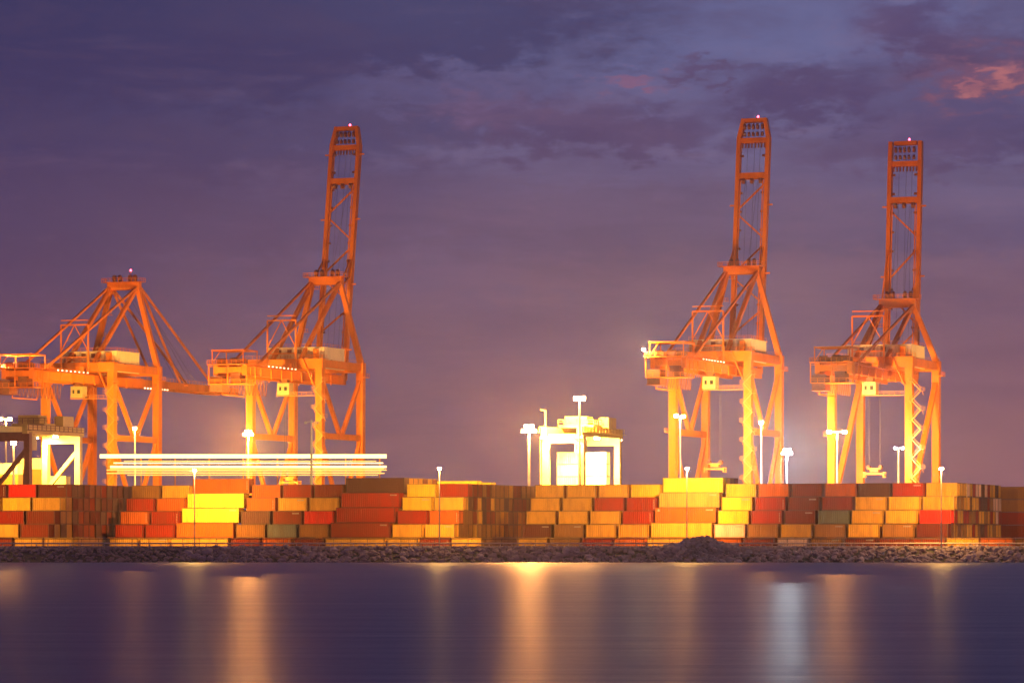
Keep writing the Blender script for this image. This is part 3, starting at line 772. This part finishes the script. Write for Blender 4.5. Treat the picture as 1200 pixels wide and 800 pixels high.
    fl = fl.mesh('stair_flight', M['yellow_steel'])
    la = MB(); la.box(-.5, .5, -.6, 1.6, -.08, 0); la.rail([(-.5, -.6, 0), (.5, -.6, 0), (.5, 1.5, 0)], 1.1, 1.1, .07); la.bar((0, .3, -.1), (0, 1.5, -1.2), .15)
    la = la.mesh('landing', M['yellow_steel'])
    zz = 9.0; i = 0; xs = w_ + (.4 if style == 'K' else 2.6)
    while zz < ZG - 2:
        f = put('stair_flight', fl, t, (xs, -2.2, zz)); f.rotation_euler.z = 0 if i % 2 == 0 else math.pi
        q = put('landing', la, t, (xs + (1.85 if i % 2 == 0 else -1.85), -2.2, zz + RZ)); q.scale.x = 1 if i % 2 == 0 else -1
        zz += RZ; i += 1
    MB().bar((w_ - 1, -2.2, ZG - 2), (w_ - 5, -2.2, ZH + 3), .6, .3).build('upper_stair', P, t)
    # machinery on the side of the header, cable reel, small things that roughen the outline
    MB().box(w_ + 1.4, w_ + 2.6, g - 3, g + 1.2, ZG + 2.0, ZG + 2.3).rail([(w_ + 2.5, g - 3, ZG + 2.3), (w_ + 2.5, g + 1.2, ZG + 2.3)], 1.1, 1.4, .11).build('corner_platform', P, t)
    MB().box(-w_ - 2.4, -w_ - 1.2, -1.2, 1.2, H(35), H(35) + .3).rail([(-w_ - 2.3, -1.1, H(35) + .3), (-w_ - 2.3, 1.1, H(35) + .3)], 1.1, 1.1, .11).build('leg_platform', P, t)
    m = MB(); m.tube((w_ + 1.0, g * .5 - .6, 13), (w_ + 1.6, g * .5 - .6, 13), 2.2, n=18); m.build('cable_reel', M['crane_dark'], t)
    m = MB(); m.box(-4.6, 4.6, -4.5, -1.4, ZG + 3.1, ZG + 3.3); m.box(2.2, 4.2, -7, -4.7, ZG + 3.1, ZG + 5.2); m.box(-4.2, -2.9, -9, -6.6, ZG + 3.1, ZG + 4.8); m.build('switch_cabinets', P, t)
    for i in range(8):
        if style == 'K': MB().box(5.45, 5.8, -26 + i * 3.0, -25.65 + i * 3.0, ZG + 3.15, ZG + 3.5).build('bulb', M['bulb'], t)
    # aircraft warning light
    wl = bp(1.2, blen + .3, .4) if raised else Vector((2.4, gy, ZA + 6.2))
    MB().tube(wl - Vector((0, 0, 1.6)), wl, .12).build('beacon_post', P, t)
    MB().tube(wl, wl + Vector((0, 0, .35)), .30, .36, 10).tube(wl + Vector((0, 0, .35)), wl + Vector((0, 0, .7)), .36, .1, 10).build('warning_beacon', M['lens_red'], t)
    # work lamps
    for (x, y, z, col_, pw) in lights:
        hd = MB().box(x - .5, x + .5, y - .1, y + .5, z - .35, z + .35).build('floodlight', M['galv'], t)
        MB().box(x - .45, x + .45, y - .16, y - .102, z - .3, z + .3).build('lens', M['lens_white'] if col_ == 'white' else M['lens_sodium'], hd)
        light('floodlight_beam', t, (x, y - .7, z - .3), pw, WARM, .3)
    return t
def spreader(pxA, label, zt, k=1.0):
    YA = quayY(pxA); XA = (pxA - 600) * YA / F; w_ = 12.0
    bx, by = XA + w_ * CT, YA - w_ * ST
    lx, ly = (0.6, 2.6); X = bx + lx * CT + ly * ST; Y = by - lx * ST + ly * CT
    t = empty('spreader', (X, Y, zt), -TH); tag(t, label, 'spreader', 'container spreaders under the quay cranes')
    P = M['yellow_steel']
    m = MB()
    for y in (-1.0, 1.0): m.bar((-3.0, y, .3), (3.0, y, .3), .35, .5)
    for x in (-3.0, -1, 1, 3.0): m.bar((x, -1.2, .3), (x, 1.2, .3), .45, .5)
    m.build('frame', P, t)
    m = MB()
    for x in (-3.05, 3.05):
        for y in (-1.15, 1.15): m.box(x - .22, x + .22, y - .2, y + .2, -.8, .9)
    m.build('corner_guides', P, t)
    MB().box(-1.3, 1.3, -.9, .9, .9, 1.7).box(-2.2, 2.2, -.8, .8, 1.7, 2.1).build('head_block', P, t)
    for x in (-1.9, 1.9): MB().tube((x, -.95, 2.4), (x, .95, 2.4), .55, n=10).build('sheave', M['crane_dark'], t)
    for x in (-1.7, 1.7):
        for y in (-.6, .6): MB().tube((x, y, 2.3), (x, y, GZ + 52.0 * k - zt), .06, n=5).build('rope', M['rope'], t)
crane('orange quay crane with lowered boom and peaked frame at far left', 53.5, False, blen=80, lights=((-4.4, -37, 57.2, 'sodium', 22000), (-2.2, -37, 57.4, 'sodium', 22000)))
crane('orange quay crane with raised boom, left of centre beside the lowered one', 294, True, beta=80.5, blen=85.5)
crane('orange quay crane with raised boom and a floodlit back platform', 789, True, beta=82.5, blen=82, lights=((-6.6, -45.9, 58.2, 'white', 34000),))
crane('rightmost orange quay crane with single slanting leg braces and raised boom', 975, True, beta=85.0, blen=74.5, style='N', hgt=.955, apex=74.0, lights=((8, 4, 55.0, 'white', 1500),))
spreader(294, 'orange spreader hanging low between the legs of the second crane', 22.0)
spreader(789, 'orange spreader hanging on ropes between the legs of the third crane', 25.4)
spreader(975, 'yellow spreader hanging low between the legs of the rightmost crane', 23.6, .955)

# ------------------------------------------------------------------ rubber tyred yard gantries
def yard_gantry(pxA, Y, label, near, far, lamps, hz=24.6, kface=True):
    XA = (pxA - 600) * Y / F
    wb, sp = 3.9, 23.5
    t = empty('yard_gantry', (XA + wb * CT, Y - wb * ST, GZ), -TH); tag(t, label, 'gantry crane', 'rubber tyred yard gantries')
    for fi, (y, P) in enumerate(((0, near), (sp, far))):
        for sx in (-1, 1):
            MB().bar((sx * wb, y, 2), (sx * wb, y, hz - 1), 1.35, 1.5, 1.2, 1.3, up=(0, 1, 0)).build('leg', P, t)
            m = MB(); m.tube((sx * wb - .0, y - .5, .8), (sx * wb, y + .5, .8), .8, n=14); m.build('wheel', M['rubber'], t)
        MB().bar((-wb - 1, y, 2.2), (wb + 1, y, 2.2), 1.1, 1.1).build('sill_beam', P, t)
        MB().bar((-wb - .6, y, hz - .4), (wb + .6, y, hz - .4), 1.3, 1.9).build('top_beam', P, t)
        if kface:
            MB().bar((wb, y, 21.5), (-wb + .6, y, 13.5), .8, .8).build('brace', P, t); MB().bar((-wb + .6, y, 13.5), (wb, y, 6), .8, .8).build('brace', P, t)
            MB().bar((-wb, y, 13.5), (-wb + 1, y, 13.5), .8, .8).build('gusset', P, t)
    for sx in (-1, 1):
        MB().bar((sx * wb, -1.5, hz + 1.1), (sx * wb, sp + 1.5, hz + 1.1), 1.2, 1.8).build('girder', far, t)
        m = MB(); x = sx * (wb + .9); m.box(x - .5, x + .5, -1.5, sp + 1.5, hz + .9, hz + 1.0); m.rail([(x, -1.5, hz + 1.0), (x, sp + 1.5, hz + 1.0)], 1.1, 2.0, .1); m.build('walkway', near, t)
    MB().box(-wb, wb, 7.5, 12.5, hz + 2.05, hz + 2.6).build('trolley', far, t)
    MB().box(-2.6, 2.2, 8, 12, hz + 2.6, hz + 4.4).build('hoist_house', far, t)
    MB().box(2.9, 5.0, 14, 19, hz + 2.1, hz + 4.3).build('machinery_box', far, t)
    m = MB(); m.rail([(-wb, 7.5, hz + 2.6), (wb, 7.5, hz + 2.6), (wb, 12.5, hz + 2.6)], 1.1, 1.4, .1); m.build('handrail', near, t)
    cb = MB().box(1.2, 3.2, 3.2, 5.4, hz - 3.2, hz - .2).build('operator_cabin', M['cabin'], t)
    MB().box(1.4, 3.0, 3.14, 3.18, hz - 2.6, hz - 1.0).build('window', M['glass'], cb)
    MB().box(-1.5, 1.5, -.9, -.2, 3.0, 5.4).build('power_unit', near, t)
    m = MB(); m.bar((-wb - .9, -.9, 4), (-wb - .9, -.9, hz), .1).bar((-wb - .4, -.9, 4), (-wb - .4, -.9, hz), .1)
    for i in range(24): m.bar((-wb - .9, -.9, 4.4 + i * .85), (-wb - .4, -.9, 4.4 + i * .85), .07)
    m.build('ladder', near, t)
    m = MB(); m.bar((-wb, -.4, hz + 2), (-wb, -.4, hz + 5.4), .22); m.bar((-wb, -.4, hz + 5.4), (-wb - 1.1, -.4, hz + 5.6), .2); m.build('antenna_post', far, t)
    for sx, y, p in lamps:
        hd = MB().box(sx * wb - .7, sx * wb + .7, y - .35, y + .35, hz - .35, hz + .05).build('floodlight', M['galv'], t)
        MB().box(sx * wb - .6, sx * wb + .6, y - .42, y - .352, hz - .32, hz + .02).build('lens', M['lens_sodium'], hd)
        light('floodlight_beam', t, (sx * wb * .8, y + .6, hz - 1.2), p * 1.2, WARM, .35, spot=(165, (0, .7, -1)))
    return t
yard_gantry(640, 775, 'glaring white lit yard gantry standing at the centre behind the right stack', M['gantry_pale'], M['gantry_pale'],
            ((-1, -1.2, 150000), (1, -1.2, 150000), (1, 10, 110000), (1, 24.5, 90000)), hz=23.4, kface=False)
yard_gantry(-6, 790, 'yard gantry at far left with dark near legs and glaring far legs', M['gantry_shaded'], M['gantry_pale'],
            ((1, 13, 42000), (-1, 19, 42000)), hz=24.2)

# ------------------------------------------------------------------ long-exposure light trails shaped as solid glowing bars under the two left cranes
def light_trail():
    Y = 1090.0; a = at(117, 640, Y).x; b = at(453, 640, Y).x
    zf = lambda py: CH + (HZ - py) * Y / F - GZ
    t = empty('light_trail_bars', ((a + b) / 2, Y, GZ)); tag(t, 'long exposure light trails built as glowing white and yellow bars under left cranes', 'light_trail')
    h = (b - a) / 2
    for y0, y1, l, r, mt, nm in ((536.6, 532.0, 0, 0, 'trail_white', 'top_light_band'), (543.0, 541.6, 4, 1, 'trail_white', 'middle_light_band'), (547.9, 545.4, 3, 0, 'trail_white', 'lower_light_band'), (551.0, 549.8, 2, 0, 'trail_yellow', 'edge_light_band')):
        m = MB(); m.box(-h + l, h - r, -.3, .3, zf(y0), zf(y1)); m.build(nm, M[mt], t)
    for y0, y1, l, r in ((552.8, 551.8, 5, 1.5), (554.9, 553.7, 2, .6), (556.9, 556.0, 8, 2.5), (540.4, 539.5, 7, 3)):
        m = MB(); m.box(-h + l, h - r, -.15, .15, zf(y0), zf(y1)); m.build('thin_light_band', M['trail_yellow'], t)
    m = MB(); m.box(-h + 3, h - .8, -.1, .1, zf(549.6), zf(548.1)); m.build('trail_glow', M['trail_dim'], t)
    pm = MB().box(-.2, .2, .35, .75, 0, zf(531)).mesh('post', M['yellow_steel'])  # posts added to carry the trail bars
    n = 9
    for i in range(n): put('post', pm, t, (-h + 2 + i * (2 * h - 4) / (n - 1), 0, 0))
light_trail()

# ------------------------------------------------------------------ thin evening haze over the harbour
def haze():
    m = bpy.data.materials.new('evening_haze'); m.use_nodes = True
    t = NT(m.node_tree); t.n.clear()
    v = t.node('ShaderNodeVolumePrincipled'); v.inputs['Color'].default_value = (.9, .85, .85, 1)
    v.inputs['Density'].default_value = HAZE; v.inputs['Anisotropy'].default_value = .93
    o = t.node('ShaderNodeOutputMaterial'); t.l.new(v.outputs[0], o.inputs['Volume'])
    b = MB(); b.box(-1550, 1550, -160, 3250, -3, 150); h = b.build('haze', m); h['kind'] = 'stuff'; h['label'] = 'thin evening haze over the harbour'
HAZE = .00007
haze()
